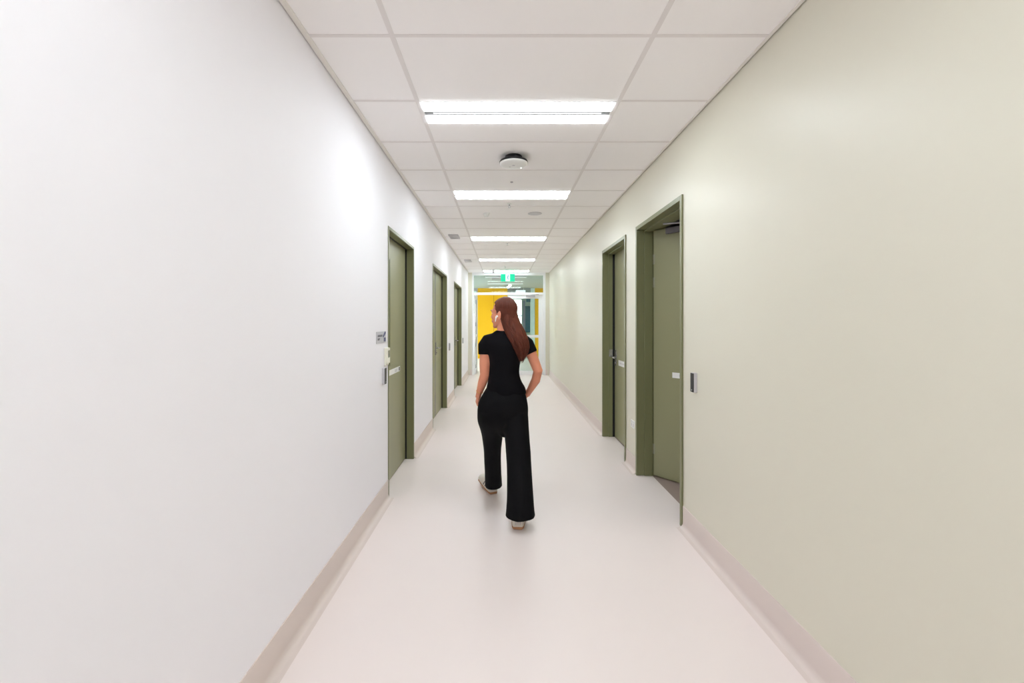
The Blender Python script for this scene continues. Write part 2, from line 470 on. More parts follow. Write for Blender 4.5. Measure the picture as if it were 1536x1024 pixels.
def left_pair(n, d, meet, label):
    y0, y1, top = d
    r = tag(empty('door_%d' % n, (XL, (y0 + y1) / 2, 0)), label, 'door', kind='structure')
    build('frame', frame_mb(XL, -1, y0, y1, top, 0.20, [(0.13, 0.20)], 0.016, AL, 0.006), M['olive_frame'], r, bevel=0.002)
    a, b, t = y0 + AL + 0.004, y1 - AL - 0.007, top - AL - 0.005
    build('seal', MB().box(XL - 0.066, XL - 0.081, y1 - AL - 0.004, y1 - AL, 0.004, top - AL).box(XL - 0.066, XL - 0.081, y0 + AL, y1 - AL - 0.004, top - AL - 0.004, top - AL), M['black'], r)
    l1 = build('leaf', MB().box(LX - 0.044, LX, a, meet - 0.003, 0.008, t), M['olive'], r)
    l2 = build('leaf', MB().box(LX - 0.044, LX, meet + 0.003, b, 0.008, t), M['olive'], r)
    st = build('meeting_strip', MB().box(LX, LX + 0.006, meet - 0.028, meet + 0.004, 0.02, t - 0.01), M['steel'], l1); st['label'] = 'upright silver metal strip between the leaves'
    lever(l2, (LX, meet + 0.06, 1.02), 1, 1)
    ep = MB().box(LX + 0.006, LX + 0.012, meet - 0.026, meet - 0.002, 0.92, 1.1)
    build('lock_plate', ep, M['steel'], l1)
    return r
left_single(1, DL[0], 'olive green single door nearest in the white wall, white sign strip')
left_pair(2, DL[1], 6.60, 'olive green double door in the middle of the white wall')
left_pair(3, DL[2], 9.30, 'olive green double door farthest along the white wall')

# -- two doors in the sage wall, wall towards +x
def right_frame(n, d, label):
    y0, y1, top = d
    r = tag(empty('door_%d' % n, (XR, (y0 + y1) / 2, 0)), label, 'door', kind='structure')
    fr = build('frame', frame_mb(XR, 1, y0, y1, top, 0.21, [(0.058, 0.132)], 0.014, AR, 0.012), M['olive_frame'], r, bevel=0.002)
    return r, fr
# the open one
y0, y1, top = DR[0]
r4, fr4 = right_frame(4, DR[0], 'olive green door nearest in the sage wall, standing ajar into a dark room')
hinge = Vector((XR + 0.137, y1 - AR - 0.006, 0)); ang = math.radians(37.7)
U = Vector((math.sin(ang), -math.cos(ang), 0)); Nn = Vector((-math.cos(ang), -math.sin(ang), 0)); W = Vector((0, 0, 1))
LW = 0.955
leaf4 = build('leaf', MB().obox(hinge, U, Nn, W, 0.006, LW, -0.044, 0.0, 0.010, top - AR - 0.006), M['olive'], r4)
sb = MB(); sb.obox(hinge, U, Nn, W, 0.195, 0.615, 0.0, 0.002, 0.917, 0.965)
sb.cur = 1; sb.obox(hinge, U, Nn, W, 0.262, 0.292, 0.002, 0.0026, 0.93, 0.951)
for i in range(7): sb.obox(hinge, U, Nn, W, 0.33 + 0.03 * i, 0.352 + 0.03 * i, 0.002, 0.0026, 0.937, 0.946)
build('door_sign', sb, [M['white'], M['lightgrey']], leaf4)['label'] = 'white sign strip with small grey lettering'
for hz in (1.98, 1.77, 0.25):
    hb = MB(); hb.lathe([(0.006, -0.045), (0.006, 0.045)], hinge.x - 0.003, hinge.y + 0.0, hz, 12)
    hb.obox(hinge, U, Nn, W, 0.006, 0.020, 0.0, 0.002, hz - 0.045, hz + 0.045)
    build('hinge', hb, M['hinge'], leaf4)
cb = MB(); cb.obox(hinge, U, Nn, W, 0.15, 0.40, 0.0005, 0.04, top - 0.098, top - 0.046)
clo = build('door_closer', cb, M['closer'], leaf4, bevel=0.004)
p0 = hinge + U * 0.30 + Nn * 0.045 + W * (top - 0.07); p1 = hinge + U * 0.50 + Nn * 0.16 + W * (top - 0.066); p2 = Vector((XR + 0.10, y1 - 0.40, top - 0.058))
build('closer_arm', MB().tube([p0, p1], 0.008, 8).tube([p1, p2], 0.008, 8), M['grey'], leaf4)
h4 = hinge + U * (LW - 0.07)
hb = MB(); hb.obox(h4, U, Nn, W, -0.02, 0.02, 0.0, 0.006, 0.92, 1.1)
build('handle', hb, M['chrome'], leaf4)
hb = MB(); q = h4 + W * 1.02
hb.tube([q + Nn * 0.006, q + Nn * 0.05, q + Nn * 0.055 - U * 0.015, q + Nn * 0.055 - U * 0.115], 0.009, 10)
build('lever', hb, M['chrome'], leaf4)
# the closed one
y0, y1, top = DR[1]
r5, fr5 = right_frame(5, DR[1], 'olive green closed door with chrome lever, farther along the sage wall')
RX = XR + 0.1365
leaf5 = build('leaf', MB().box(RX, RX + 0.044, y0 + AR + 0.004, y1 - AR - 0.008, 0.010, top - AR - 0.006), M['olive'], r5)
build('seal', MB().box(XR + 0.1325, XR + 0.15, y1 - AR - 0.004, y1 - AR, 0.004, top - AR).box(XR + 0.108, XR + 0.1322, y1 - AR - 0.018, y1 - AR - 0.0142, 0.004, top - AR - 0.0145), M['black'], r5)
lever(leaf5, (RX, y1 - 0.115, 0.985), -1, -1)
sp = MB(); ys_ = y1 - AR - 0.014
sp.box(XR + 0.066, XR + 0.107, ys_ - 0.0025, ys_, 0.985, 1.075)
sp.box(XR + 0.07, XR + 0.10, ys_ - 0.009, ys_ - 0.0025, 1.0, 1.015); sp.box(XR + 0.07, XR + 0.10, ys_ - 0.009, ys_ - 0.0025, 1.045, 1.06)
build('strike_plate', sp, M['chrome'], fr5)
sb = MB(); sb.box(RX - 0.002, RX, 4.85, 5.272, 0.893, 0.958)
sb.cur = 1
for i in range(5): sb.box(RX - 0.0026, RX - 0.002, 5.0 + 0.045 * i, 5.03 + 0.045 * i, 0.92, 0.932)
build('door_sign', sb, [M['white'], M['lightgrey']], leaf5)['label'] = 'white sign strip'

# rooms behind the doors
def room(n, x0, x1, ya, yb, label, m, fm):
    mb = MB(); t = 0.05
    xa, xb = min(x0, x1), max(x0, x1)
    mb.box(xa, xb, ya - t, ya, 0, H); mb.box(xa, xb, yb, yb + t, 0, H)
    far = (x1, x1 + t) if x1 > x0 else (x1 - t, x1)
    mb.box(far[0], far[1], ya - t, yb + t, 0, H); mb.box(xa, xb, ya - t, yb + t, H, H + t)
    tag(build('wall_%s' % n, mb, m), label, 'wall', kind='structure')
room('storeroom', XR + TH, 4.6, 1.6, 6.4, 'grey walls of the dark room behind the ajar door', M['room_wall'], None)
tag(build('floor_storeroom', MB().box(1.372, 4.6, 1.6, 6.4, -0.1, 0), M['room_floor']), 'grey brown vinyl floor of the room behind the ajar door', 'floor', kind='structure')
room('office', XL - TH, -4.0, 2.6, 10.6, 'walls of the dark rooms behind the white wall', M['room_wall'], None)
tag(build('floor_office', MB().box(-4.0, XL - TH, 2.6, 10.6, -0.1, 0), M['room_floor']), 'floor of the dark rooms behind the white wall', 'floor', kind='structure')

# ------------------------------------------------------------------ things on the walls
# room sign, thermostat and card readers
r = tag(empty('room_sign', (XL, 3.352, 1.249)), 'small silver room sign with dark lettering and blue corner, beside nearest left door', 'sign')
build('plate', MB().box(XL, XL + 0.004, 3.225, 3.480, 1.249, 1.336), M['silver_sign'], r, bevel=0.001)
mb = MB(); o_ = (XL + 0.004, 3.24, 1.29)
for z0, segs in ((1.308, [(3.255, 3.385)]), (1.300, [(3.255, 3.37)]), (1.283, [(3.255, 3.315)]), (1.275, [(3.255, 3.305)])):
    for a, b in segs:
        y = a
        while y < b:
            l = 0.008 + random.random() * 0.012; mb.box(XL + 0.004, XL + 0.0046, y, min(y + l, b), z0 - 0.003, z0 + 0.004); y += l + 0.003
build('lettering', mb, M['ink'], r)
mb = MB(); b_ = len(mb.v)
for xx in (XL + 0.0041, XL + 0.0048): mb.v += [(xx, 3.478, 1.334), (xx, 3.448, 1.334), (xx, 3.385, 1.296), (xx, 3.41, 1.290), (xx, 3.44, 1.302), (xx, 3.478, 1.32)]
mb.face((0, 1, 2, 3, 4, 5)); mb.face((11, 10, 9, 8, 7, 6))
for i in range(6): mb.face((i, i + 6, (i + 1) % 6 + 6, (i + 1) % 6))
mb.box(XL + 0.0041, XL + 0.0048, 3.42, 3.478, 1.258, 1.288)
build('blue_emblem', mb, M['blue_print'], r)

r = tag(empty('thermostat', (XL, 3.49, 1.06)), 'cream wall thermostat with a little grey screen, under the silver room sign', 'thermostat')
build('case', MB().box(XL, XL + 0.024, 3.455, 3.535, 1.085, 1.205).box(XL, XL + 0.012, 3.448, 3.542, 1.07, 1.207), M['cream'], r, bevel=0.003)
build('screen', MB().box(XL + 0.024, XL + 0.0255, 3.47, 3.522, 1.13, 1.185), M['lcd'], r)

def reader(xw, s, y, z0, label, proj=0.02, wid=0.046, h=0.125):
    r = empty('card_reader', (xw, y, z0))
    build('back_case', MB().box(xw - s * 0.001, xw + s * proj, y - wid / 2, y + wid / 2, z0, z0 + h), M['lightgrey'], r, bevel=0.003)
    build('front_face', MB().box(xw + s * proj, xw + s * (proj + 0.004), y - wid / 2 + 0.001, y + wid / 2 - 0.001, z0 + 0.002, z0 + h - 0.002), M['black'], r, bevel=0.001)
    build('indicator', MB().box(xw + s * (proj + 0.004), xw + s * (proj + 0.005), y - 0.004, y + 0.004, z0 + 0.012, z0 + 0.018), M['white'], r)
    return tag(r, label, 'card reader', 'slim card readers beside the doors')
rd = reader(XL, 1, 3.409, 0.932, 'slim grey and black card reader under the cream thermostat')
reader(XR, -1, 2.851, 0.957, 'slim grey and black card reader on the sage wall', proj=0.022)
for yy, lb in ((7.56, 'slim dark card reader on white wall just past the middle left double door'),
               (10.1, 'slim dark card reader on white wall just past the farthest left double door')):
    o = copy_tree(rd); o.location = (XL, yy, 0.925); tag(o, lb, 'card reader', 'slim card readers beside the doors')

r = tag(empty('wall_outlet', (XR, 4.218, 0.40)), 'white power outlet low on the sage wall between the two right doors', 'outlet')
build('plate', MB().box(XR - 0.007, XR, 4.160, 4.276, 0.402, 0.476), M['white'], r, bevel=0.002)
for yy in (4.19, 4.246):
    mb = MB()
    mb.prism([(XR - 0.0078, 0.418), (XR - 0.0066, 0.418), (XR - 0.0066, 0.449), (XR - 0.0078, 0.449)], yy - 0.009, yy + 0.009)
    build('socket', mb, M['lightgrey'], r)
    build('switch', MB().box(XR - 0.0095, XR - 0.007, yy - 0.007, yy + 0.007, 0.456, 0.468), M['lightgrey'], r)

# ------------------------------------------------------------------ things on the ceiling
ax, ay = 0.087, 3.53
r = tag(empty('access_point', (ax, ay, H)), 'round white disc with a black mount, on ceiling between the two nearest lights', 'access point')
build('mount', MB().lathe([(0.068, 0.0), (0.068, -0.022), (0.074, -0.03)], ax, ay, H, 40), M['black'], r)
build('rim', MB().lathe([(0.080, -0.0265), (0.108, -0.036), (0.114, -0.046), (0.113, -0.054)], ax, ay, H, 48), M['black'], r)
build('disc', MB().lathe([(0.112, -0.0541), (0.110, -0.060), (0.098, -0.067), (0.06, -0.070), (0.002, -0.071)], ax, ay, H, 48), M['white'], r)
build('centre_mark', MB().lathe([(0.012, -0.0715), (0.012, -0.0706)], ax, ay, H, 20), M['lightgrey'], r)
build('status_mark', MB().box(ax - 0.035, ax - 0.022, ay + 0.03, ay + 0.036, H - 0.0712, H - 0.0690), M['grey'], r)
build('indicator', MB().lathe([(0.004, -0.0710), (0.004, -0.0690)], ax + 0.062, ay + 0.062, H, 12), M['spot'], r)

def sprinkler(x, y, label):
    r = empty('ceiling_sprinkler', (x, y, H))
    build('rosette', MB().lathe([(0.030, 0.004), (0.030, -0.003), (0.024, -0.007), (0.012, -0.008)], x, y, H, 24), M['white'], r)
    b = MB(); b.lathe([(0.007, -0.0106), (0.006, -0.024)], x, y, H, 12)
    b.tube([(x - 0.006, y, H - 0.022), (x - 0.011, y, H - 0.034), (x, y, H - 0.046)], 0.002, 6).tube([(x + 0.006, y, H - 0.022), (x + 0.011, y, H - 0.034), (x, y, H - 0.046)], 0.002, 6)
    build('nozzle', b, M['steel'], r)
    build('deflector', MB().lathe([(0.014, -0.045), (0.014, -0.0475)], x, y, H, 16), M['chrome'], r)
    return tag(r, label, 'sprinkler', 'small sprinklers along the ceiling')
s0 = sprinkler(0.075, 4.93, 'small ceiling sprinkler just past the second ceiling light')
for (sx, sy, lb) in ((0.078, 7.36, 'small ceiling sprinkler just past the third ceiling light'), (0.06, 10.4, 'small ceiling sprinkler between the fourth light and the exit sign')):
    o = copy_tree(s0); o.location = (sx, sy, H); tag(o, lb, 'sprinkler', 'small sprinklers along the ceiling')
tag(build('ceiling_sensor', MB().lathe([(0.014, 0.0), (0.014, -0.003), (0.010, -0.006)], 0.084, 4.17, H, 20), M['grey'], origin=(0.084, 4.17, H)), 'tiny flush grey dot on ceiling between the round disc and second light', 'sensor')

r = tag(empty('smoke_detector', (-0.196, 5.37, H)), 'small round white detector on the ceiling beyond the second light, left of centre', 'smoke detector', 'ceiling detectors')
build('base', MB().lathe([(0.042, 0.0), (0.042, -0.01), (0.036, -0.014)], -0.196, 5.37, H, 28), M['white'], r)
build('dome', MB().lathe([(0.033, -0.0141), (0.031, -0.03), (0.022, -0.04), (0.004, -0.043)], -0.196, 5.37, H, 28), M['white'], r)
r = empty('smoke_detector', (-0.235, 11.15, H)); o = r
build('base', MB().lathe([(0.035, 0.0), (0.035, -0.02)], -0.235, 11.15, H, 20), M['lightgrey'], r)
build('dome', MB().lathe([(0.028, -0.02), (0.028, -0.075), (0.015, -0.09)], -0.235, 11.15, H, 20), M['lightgrey'], r)
tag(o, 'small round detector on the ceiling just in front of the last corridor light', 'smoke detector', 'ceiling detectors')

r = tag(empty('ceiling_speaker', (0.39, 5.38, H)), 'flat pale grey round grille on the ceiling beyond the second light, right of centre', 'speaker')
build('rim', MB().lathe([(0.085, 0.0), (0.085, -0.003), (0.078, -0.005), (0.072, -0.005)], 0.39, 5.38, H, 36), M['lightgrey'], r)
build('grille', MB().lathe([(0.0715, -0.001), (0.0715, -0.0035), (0.01, -0.0042)], 0.39, 5.38, H, 36), M['lightgrey'], r)

def vent(x, y, w, l, label, name='ceiling_vent', grp='small grey ceiling grilles on the left'):
    r = empty(name, (x, y, H)); b = MB(); t = 0.014; zb = H - 0.016
    b.box(x - w, x - w + t, y - l, y + l, zb, H - 0.0026); b.box(x + w - t, x + w, y - l, y + l, zb, H - 0.0026)
    b.box(x - w + t, x + w - t, y - l, y - l + t, zb, H - 0.0026); b.box(x - w + t, x + w - t, y + l - t, y + l, zb, H - 0.0026)
    build('frame', b, M['lightgrey'], r, bevel=0.002)
    build('backing', MB().box(x - w + t, x + w - t, y - l + t, y + l - t, H - 0.011, H - 0.003), M['lightgrey'], r)
    n = 7
    for i in range(n):
        yy = y - l + t + (2 * l - 2 * t) * (i + 0.5) / n
        build('slat', MB().obox((x, yy, H - 0.011), (1, 0, 0), Vector((0, 1, 0.35)).normalized(), Vector((0, -0.35, 1)).normalized(), -w + t, w - t, -0.009, 0.009, -0.001, 0.001), M['white'], r)
    return tag(r, label, 'vent', grp)
v0 = vent(-0.742, 6.80, 0.075, 0.15, 'small grey grille on the ceiling near the white wall, beside the third light')
o = copy_tree(v0); o.location = (-0.742, 9.5, H); tag(o, 'smaller looking grey grille on the ceiling near the white wall, beside the fourth light', 'vent', 'small grey ceiling grilles on the left')

# exit sign, hung from the ceiling in front of the glazed end
ex_, ey, ez0, ez1 = 0.130, 11.25, 2.437, 2.624
r = tag(empty('exit_sign', (ex_, ey, ez0)), 'green and white running man exit sign hanging before the glazed end doors', 'exit sign')
build('hanger', MB().box(ex_ - 0.15, ex_ - 0.142, ey - 0.005, ey + 0.005, ez1, H - 0.008).box(ex_ + 0.142, ex_ + 0.15, ey - 0.005, ey + 0.005, ez1, H - 0.008).box(ex_ - 0.16, ex_ + 0.16, ey - 0.015, ey + 0.015, H - 0.008, H - 0.0026), M['white'], r)
build('green_panel', MB().box(ex_ - 0.178, ex_ + 0.178, ey - 0.02, ey + 0.02, ez0, ez1), M['exit_green'], r, bevel=0.003)
build('white_panel', MB().box(ex_ - 0.056, ex_ + 0.056, ey - 0.0215, ey - 0.0201, ez0 + 0.006, ez1 - 0.006), M['exit_white'], r)
mb = MB(); yy = ey - 0.0222; cz = (ez0 + ez1) / 2
def limb(pts, rr): mb.tube([(ex_ + a, yy, cz + b) for a, b in pts], rr, 8)
mb.ellipsoid((ex_ + 0.012, yy, cz + 0.056), (0.012, 0.002, 0.012), nu=14, nv=8)
limb([(0.006, 0.036), (-0.004, -0.004)], 0.0085)
limb([(-0.004, -0.004), (0.014, -0.026), (0.004, -0.062)], 0.006); limb([(-0.004, -0.004), (-0.014, -0.03), (-0.038, -0.036)], 0.006)
limb([(0.006, 0.036), (0.026, 0.018), (0.036, 0.03)], 0.0045); limb([(0.006, 0.036), (-0.018, 0.03), (-0.026, 0.008)], 0.0045)
for i, v in enumerate(mb.v): mb.v[i] = (v[0], yy + (v[1] - yy) * 0.12, v[2])
build('running_man', mb, M['exit_man'], r)

# ------------------------------------------------------------------ glazed end
G = YE
nb = MB(); nb.box(XL, -0.816, G, G + 0.14, 0, H); nb.box(1.141, XR, G, G + 0.14, 0, H)
tag(build('wall_end', nb, M['wall_green']), 'narrow pale green return walls on either side of the glazed end', 'wall', kind='structure')
tag(build('trim_5', MB().box(-0.816, 1.141, G, G + 0.14, 2.684, H + 0.3), M['alu']), 'white header strip above the glazed end', 'trim', kind='structure')
r6 = tag(empty('door_6', (0.16, G, 0)), 'white framed glazed double doors under a clear transom at the corridor end', 'door', kind='structure')
fm = MB(); d0, d1 = G + 0.002, G + 0.10
fm.box(-0.815, -0.771, d0, d1, 0, 2.683); fm.box(1.082, 1.140, d0, d1, 0, 2.683)
fm.box(-0.771, 1.082, d0, d1, 2.652, 2.683); fm.box(-0.771, 1.082, d0, d1, 2.133, 2.194)
build('frame', fm, M['alu'], r6, bevel=0.003)
build('transom_glass', MB().box(-0.771, 1.082, G + 0.045, G + 0.053, 2.194, 2.652), M['glass'], r6)
la, lb_ = 0.150, 1.076
lf = MB(); yA, yB = G + 0.03, G + 0.075
lf.box(la, la + 0.10, yA, yB, 0.008, 2.128); lf.box(lb_ - 0.118, lb_, yA, yB, 0.008, 2.128)
lf.box(la + 0.10, lb_ - 0.118, yA, yB, 2.035, 2.128); lf.box(la + 0.10, lb_ - 0.118, yA, yB, 0.995, 1.065); lf.box(la + 0.10, lb_ - 0.118, yA, yB, 0.008, 0.11)
leafR = build('leaf', lf, M['alu'], r6, bevel=0.003)
build('glass_pane', MB().box(la + 0.10, lb_ - 0.118, yA + 0.018, yB - 0.018, 1.065, 2.035), M['glass'], leafR)
build('glass_pane', MB().box(la + 0.10, lb_ - 0.118, yA + 0.018, yB - 0.018, 0.11, 0.995), M['glass'], leafR)
cl = MB(); cl.box(0.62, 0.86, yA - 0.045, yA - 0.0005, 2.075, 2.125); cl.tube([(0.74, yA - 0.03, 2.13), (0.96, yA - 0.05, 2.14), (0.90, G - 0.0, 2.15)], 0.008, 8)
build('door_closer', cl, M['grey'], leafR)
build('handle', MB().tube([(la + 0.05, yA, 0.9), (la + 0.05, yA - 0.05, 0.9), (la + 0.05, yA - 0.05, 1.2), (la + 0.05, yA, 1.2)], 0.01, 10), M['steel'], leafR)
# left leaf, standing open into the lobby
xa, xb = -0.768, -0.723
ya, yb = G + 0.105, G + 1.03
lf = MB()
lf.box(xa, xb, ya, ya + 0.10, 0.008, 2.128); lf.box(xa, xb, yb - 0.10, yb, 0.008, 2.128)
lf.box(xa, xb, ya + 0.10, yb - 0.10, 2.035, 2.128); lf.box(xa, xb, ya + 0.10, yb - 0.10, 0.995, 1.065); lf.box(xa, xb, ya + 0.10, yb - 0.10, 0.008, 0.11)
leafL = build('leaf', lf, M['alu'], r6, bevel=0.003)
build('glass_pane', MB().box(xa + 0.018, xb - 0.018, ya + 0.10, yb - 0.10, 1.065, 2.035), M['glass'], leafL)
build('glass_pane', MB().box(xa + 0.018, xb - 0.018, ya + 0.10, yb - 0.10, 0.11, 0.995), M['glass'], leafL)
build('push_plate', MB().box(xb, xb + 0.003, ya + 0.012, ya + 0.09, 0.55, 0.95), M['steel'], leafL)
for hz in (0.22, 0.80, 1.35, 1.95):
    build('hinge', MB().lathe([(0.009, -0.05), (0.009, 0.05)], -0.72, G + 0.108, hz, 12), M['grey'], leafL)

# ------------------------------------------------------------------ the lobby beyond
LYW = 17.2
lc = MB(); lc.box(-3.2, 4.2, G + 0.14, 24.2, H, H + 0.3)
tag(build('ceiling_lobby', lc, M['lobby_ceiling']), 'grey ceiling of the lobby beyond the glazed doors', 'ceiling', kind='structure')
for nm_, bx, lb_w in (('wall_lobby_right', (4.2, 4.3, G + 0.14, 24.2, 0, H), 'pale right wall of the lobby'),
                      ('wall_lobby_far', (-3.2, 4.2, 24.0, 24.2, 2.6, H), 'strip of wall far behind the lobby'),
                      ('wall_lobby_front_left', (-3.3, XL - TH, G, G + 0.14, 0, H + 0.3), 'lobby side of the corridor end, left'),
                      ('wall_lobby_front_right', (XR + TH, 4.3, G, G + 0.14, 0, H + 0.3), 'lobby side of the corridor end, right')):
    tag(build(nm_, MB().box(*bx), M['lobby_wall']), lb_w, 'wall', kind='structure')
lw = MB(); lw.box(-3.3, -3.2, G + 0.14, 24.2, 0, 0.1); lw.box(-3.3, -3.2, G + 0.14, 24.2, 2.6, H)
for yy in (G + 0.14, 13.5, 15.2, 16.9, 18.6): lw.box(-3.3, -3.2, yy, yy + 0.08, 0.1, 2.6)
w3 = tag(build('added_glazing', lw, M['lobby_wall']), 'added glazed side of the lobby, unseen, off to the left', 'window', kind='structure')  # out-of-view glazing added to let more daylight into the lobby
build('glass_pane', MB().box(-3.255, -3.247, G + 0.14, 24.2, 0.1, 2.6), M['glass'], w3)
def ypanel(x0, x1, label):
    return tag(build('yellow_panel', MB().box(x0, x1, LYW, LYW + 0.12, 0.0, H), M['yellow'], bevel=0.004), label, 'wall panel', 'golden yellow wall panels in the lobby')
ypanel(-0.97, -0.352, 'golden yellow lobby wall panel, left of the dark joint')
ypanel(-0.342, 0.185, 'golden yellow lobby wall panel behind the woman\'s head, right of the dark joint')
ypanel(1.245, 4.195, 'golden yellow lobby wall seen as a thin strip at the right door edge')
tag(build('trim_6', MB().box(-0.352, -0.342, LYW + 0.02, LYW + 0.1, 0, H), M['seam']), 'dark joint between the yellow panels', 'trim', kind='structure')
tag(build('trim_7', MB().box(0.186, 1.085, LYW, LYW + 0.2, 2.565, H), M['bulk']), 'grey bulkhead over the opening past the yellow panels', 'trim', kind='structure')
tag(build('trim_8', MB().box(1.086, 1.244, LYW - 0.02, LYW + 0.14, 0, H), M['mint']), 'pale mint post between the opening and the right yellow wall', 'trim', kind='structure')
# window left of the yellow panels
w1 = tag(empty('window_1', (-2.1, LYW, 0)), 'bright lobby window at the left of the yellow panels', 'window', kind='structure')
wf = MB()
for a, b in ((-1.02, -0.972), (-2.1, -2.04), (-3.2, -3.14)): wf.box(a, b, LYW, LYW + 0.1, 0, H)
for a, b in ((0, 0.08), (0.98, 1.03), (2.62, H)): wf.box(-3.14, -2.1, LYW, LYW + 0.1, a, b); wf.box(-2.04, -1.02, LYW, LYW + 0.1, a, b)
build('window_frame', wf, M['lightgrey'], w1)
for a, b in ((-3.14, -2.1), (-2.04, -1.02)):
    build('glass_pane', MB().box(a, b, LYW + 0.045, LYW + 0.053, 0.08, 0.98), M['glass'], w1); build('glass_pane', MB().box(a, b, LYW + 0.045, LYW + 0.053, 1.03, 2.62), M['glass'], w1)
# space past the opening
FY = 18.6
fw = MB(); fw.box(0.12, 0.22, LYW + 0.12, FY, 0, H); fw.box(1.5, 1.6, LYW + 0.14, FY + 0.1, 0, H)
fw.box(0.22, 0.42, FY, FY + 0.1, 0, H); fw.box(0.83, 1.5, FY, FY + 0.1, 0, H); fw.box(0.42, 0.83, FY, FY + 0.1, 0, 0.95); fw.box(0.42, 0.83, FY, FY + 0.1, 2.42, H)
tag(build('wall_far', fw, M['mint']), 'pale mint wall past the lobby opening', 'wall', kind='structure')
w2 = tag(empty('window_2', (0.625, FY, 0.95)), 'bright narrow window in the mint wall past the lobby', 'window', kind='structure')
wf = MB()
for q in ((0.42, 0.45, 0.95, 2.42), (0.79, 0.83, 0.95, 2.42), (0.45, 0.79, 0.95, 0.99), (0.45, 0.79, 2.38, 2.42), (0.45, 0.79, 1.66, 1.70)): wf.box(q[0], q[1], FY + 0.02, FY + 0.08, q[2], q[3])
build('window_frame', wf, M['alu'], w2)
build('glass_pane', MB().box(0.45, 0.79, FY + 0.045, FY + 0.052, 0.99, 1.66), M['glass'], w2); build('glass_pane', MB().box(0.45, 0.79, FY + 0.045, FY + 0.052, 1.70, 2.38), M['glass'], w2)
r = tag(empty('blue_door_panel', (1.04, FY, 0.98)), 'steel blue glazed panel with lavender edge on the mint wall past the lobby', 'wall panel')
build('panel', MB().box(0.945, 1.15, FY - 0.03, FY - 0.002, 0.98, 2.08), M['blue'], r, bevel=0.003)
build('edge_strip', MB().box(0.85, 0.944, FY - 0.025, FY - 0.002, 0.98, 2.3), M['lavender'], r)
build('upper_panel', MB().box(0.99, 1.29, FY - 0.03, FY - 0.002, 2.25, 2.38), M['blue'], r)

# lobby lights and reflection stand-ins (slim lines), small lamps, sign
def slim(x, y):
    r = empty('ceiling_light', (x, y, H))
    build('housing', MB().box(x - 0.6, x + 0.6, y - 0.03, y + 0.03, H - 0.03, H + 0.002), M['white'], r)
    build('diffuser', MB().box(x - 0.595, x + 0.595, y - 0.025, y + 0.025, H - 0.034, H - 0.0301), M['lobby_lamp'], r)
    return r
s1 = None
for x, y, lbl in ((0.09, 12.75, 'slim lobby light line nearest behind the transom glass'), (0.09, 14.95, 'slim glowing line in the middle, standing in for a reflection in the transom glass'), (0.08, 16.75, 'slim glowing line farthest, standing in for a reflection just above the yellow panels'),  # middle and farthest lines stand in for corridor lights mirrored in the transom
                  (2.6, 13.2, 'added slim light line off to the right of the lobby, unseen, nearest'), (-2.2, 13.2, 'slim lobby light line off to the left, nearest'), (2.6, 15.6, 'added slim light line off to the right of the lobby, unseen, farther'), (-2.2, 15.6, 'slim lobby light line off to the left, farther')):  # right-hand lines added out of view to brighten the lobby
    if s1 is None: s1 = o = slim(x, y)
    else: o = copy_tree(s1); o.location = (x, y, H)
    tag(o, lbl, 'ceiling light', 'slim lobby ceiling lights')
def spot(x, y, label):
    r = empty('emergency_lamp', (x, y, H))
    build('base', MB().lathe([(0.07, 0), (0.07, -0.02)], x, y, H - 0.0005, 20), M['white'], r)
    build('bulb', MB().lathe([(0.05, -0.021), (0.045, -0.06), (0.02, -0.075)], x, y, H - 0.0005, 20), M['spot'], r)
    return tag(r, label, 'lamp', 'small round lobby lamps')
e0 = spot(0.255, 15.45, 'small bright round lamp on lobby ceiling just below the exit sign')
o = copy_tree(e0); o.location = (0.2, 16.2, H); tag(o, 'small bright round lamp on lobby ceiling just above the transom bar', 'lamp', 'small round lobby lamps')
hs = tag(empty('hanging_sign', (0.74, 16.6, 2.46)), 'small white lit sign hanging in the lobby behind the transom bar', 'sign')
build('panel', MB().box(0.49, 0.85, 16.55, 16.59, 2.46, 2.60), M['exit_white'], hs)
for a_ in (0.55, 0.78): build('hanger', MB().box(a_, a_ + 0.01, 16.565, 16.575, 2.60, H), M['white'], hs)
vent(-0.19, 13.3, 0.16, 0.3, 'grey square grille on the lobby ceiling behind the transom glass', grp='lobby ceiling grilles')

# outside, seen through the lobby windows
tag(build('ground', MB().box(-20, 20, 24.2, 45, -0.2, -0.1).box(-20, -3.3, 10, 24.2, -0.2, -0.1), M['ground']), 'pale paving outside the lobby windows', 'ground', kind='structure')
def shrub(c, rr, label):
    mb = MB(); base = Vector(c)
    for i in range(150):
        d = Vector((random.gauss(0, 1), random.gauss(0, 1), random.gauss(0, 1))).normalized()
        p = base + Vector((d.x * rr[0], d.y * rr[1], d.z * rr[2])) * (0.55 + 0.45 * random.random())
        mb.ellipsoid(p, (0.09, 0.09, 0.05), Matrix.Rotation(random.random() * 3, 3, 'X') @ Matrix.Rotation(random.random() * 3, 3, 'Z'), 6, 4)
    r = empty('shrub', (c[0], c[1], 0)); build('foliage', mb, M['leaf'], r)
    build('stem', MB().tube([(c[0], c[1], -0.1), (c[0] + 0.05, c[1], c[2])], 0.05, 8), M['gum'], r)
    return tag(r, label, 'shrub')
r = shrub((-1.5, 26.0, 2.35), (0.55, 0.5, 0.45), 'small green tree outside the bright lobby window'); r.name = 'tree'; r['category'] = 'tree'
# (the lobby's back wall is open only at the two windows; the strip behind them is outdoors)

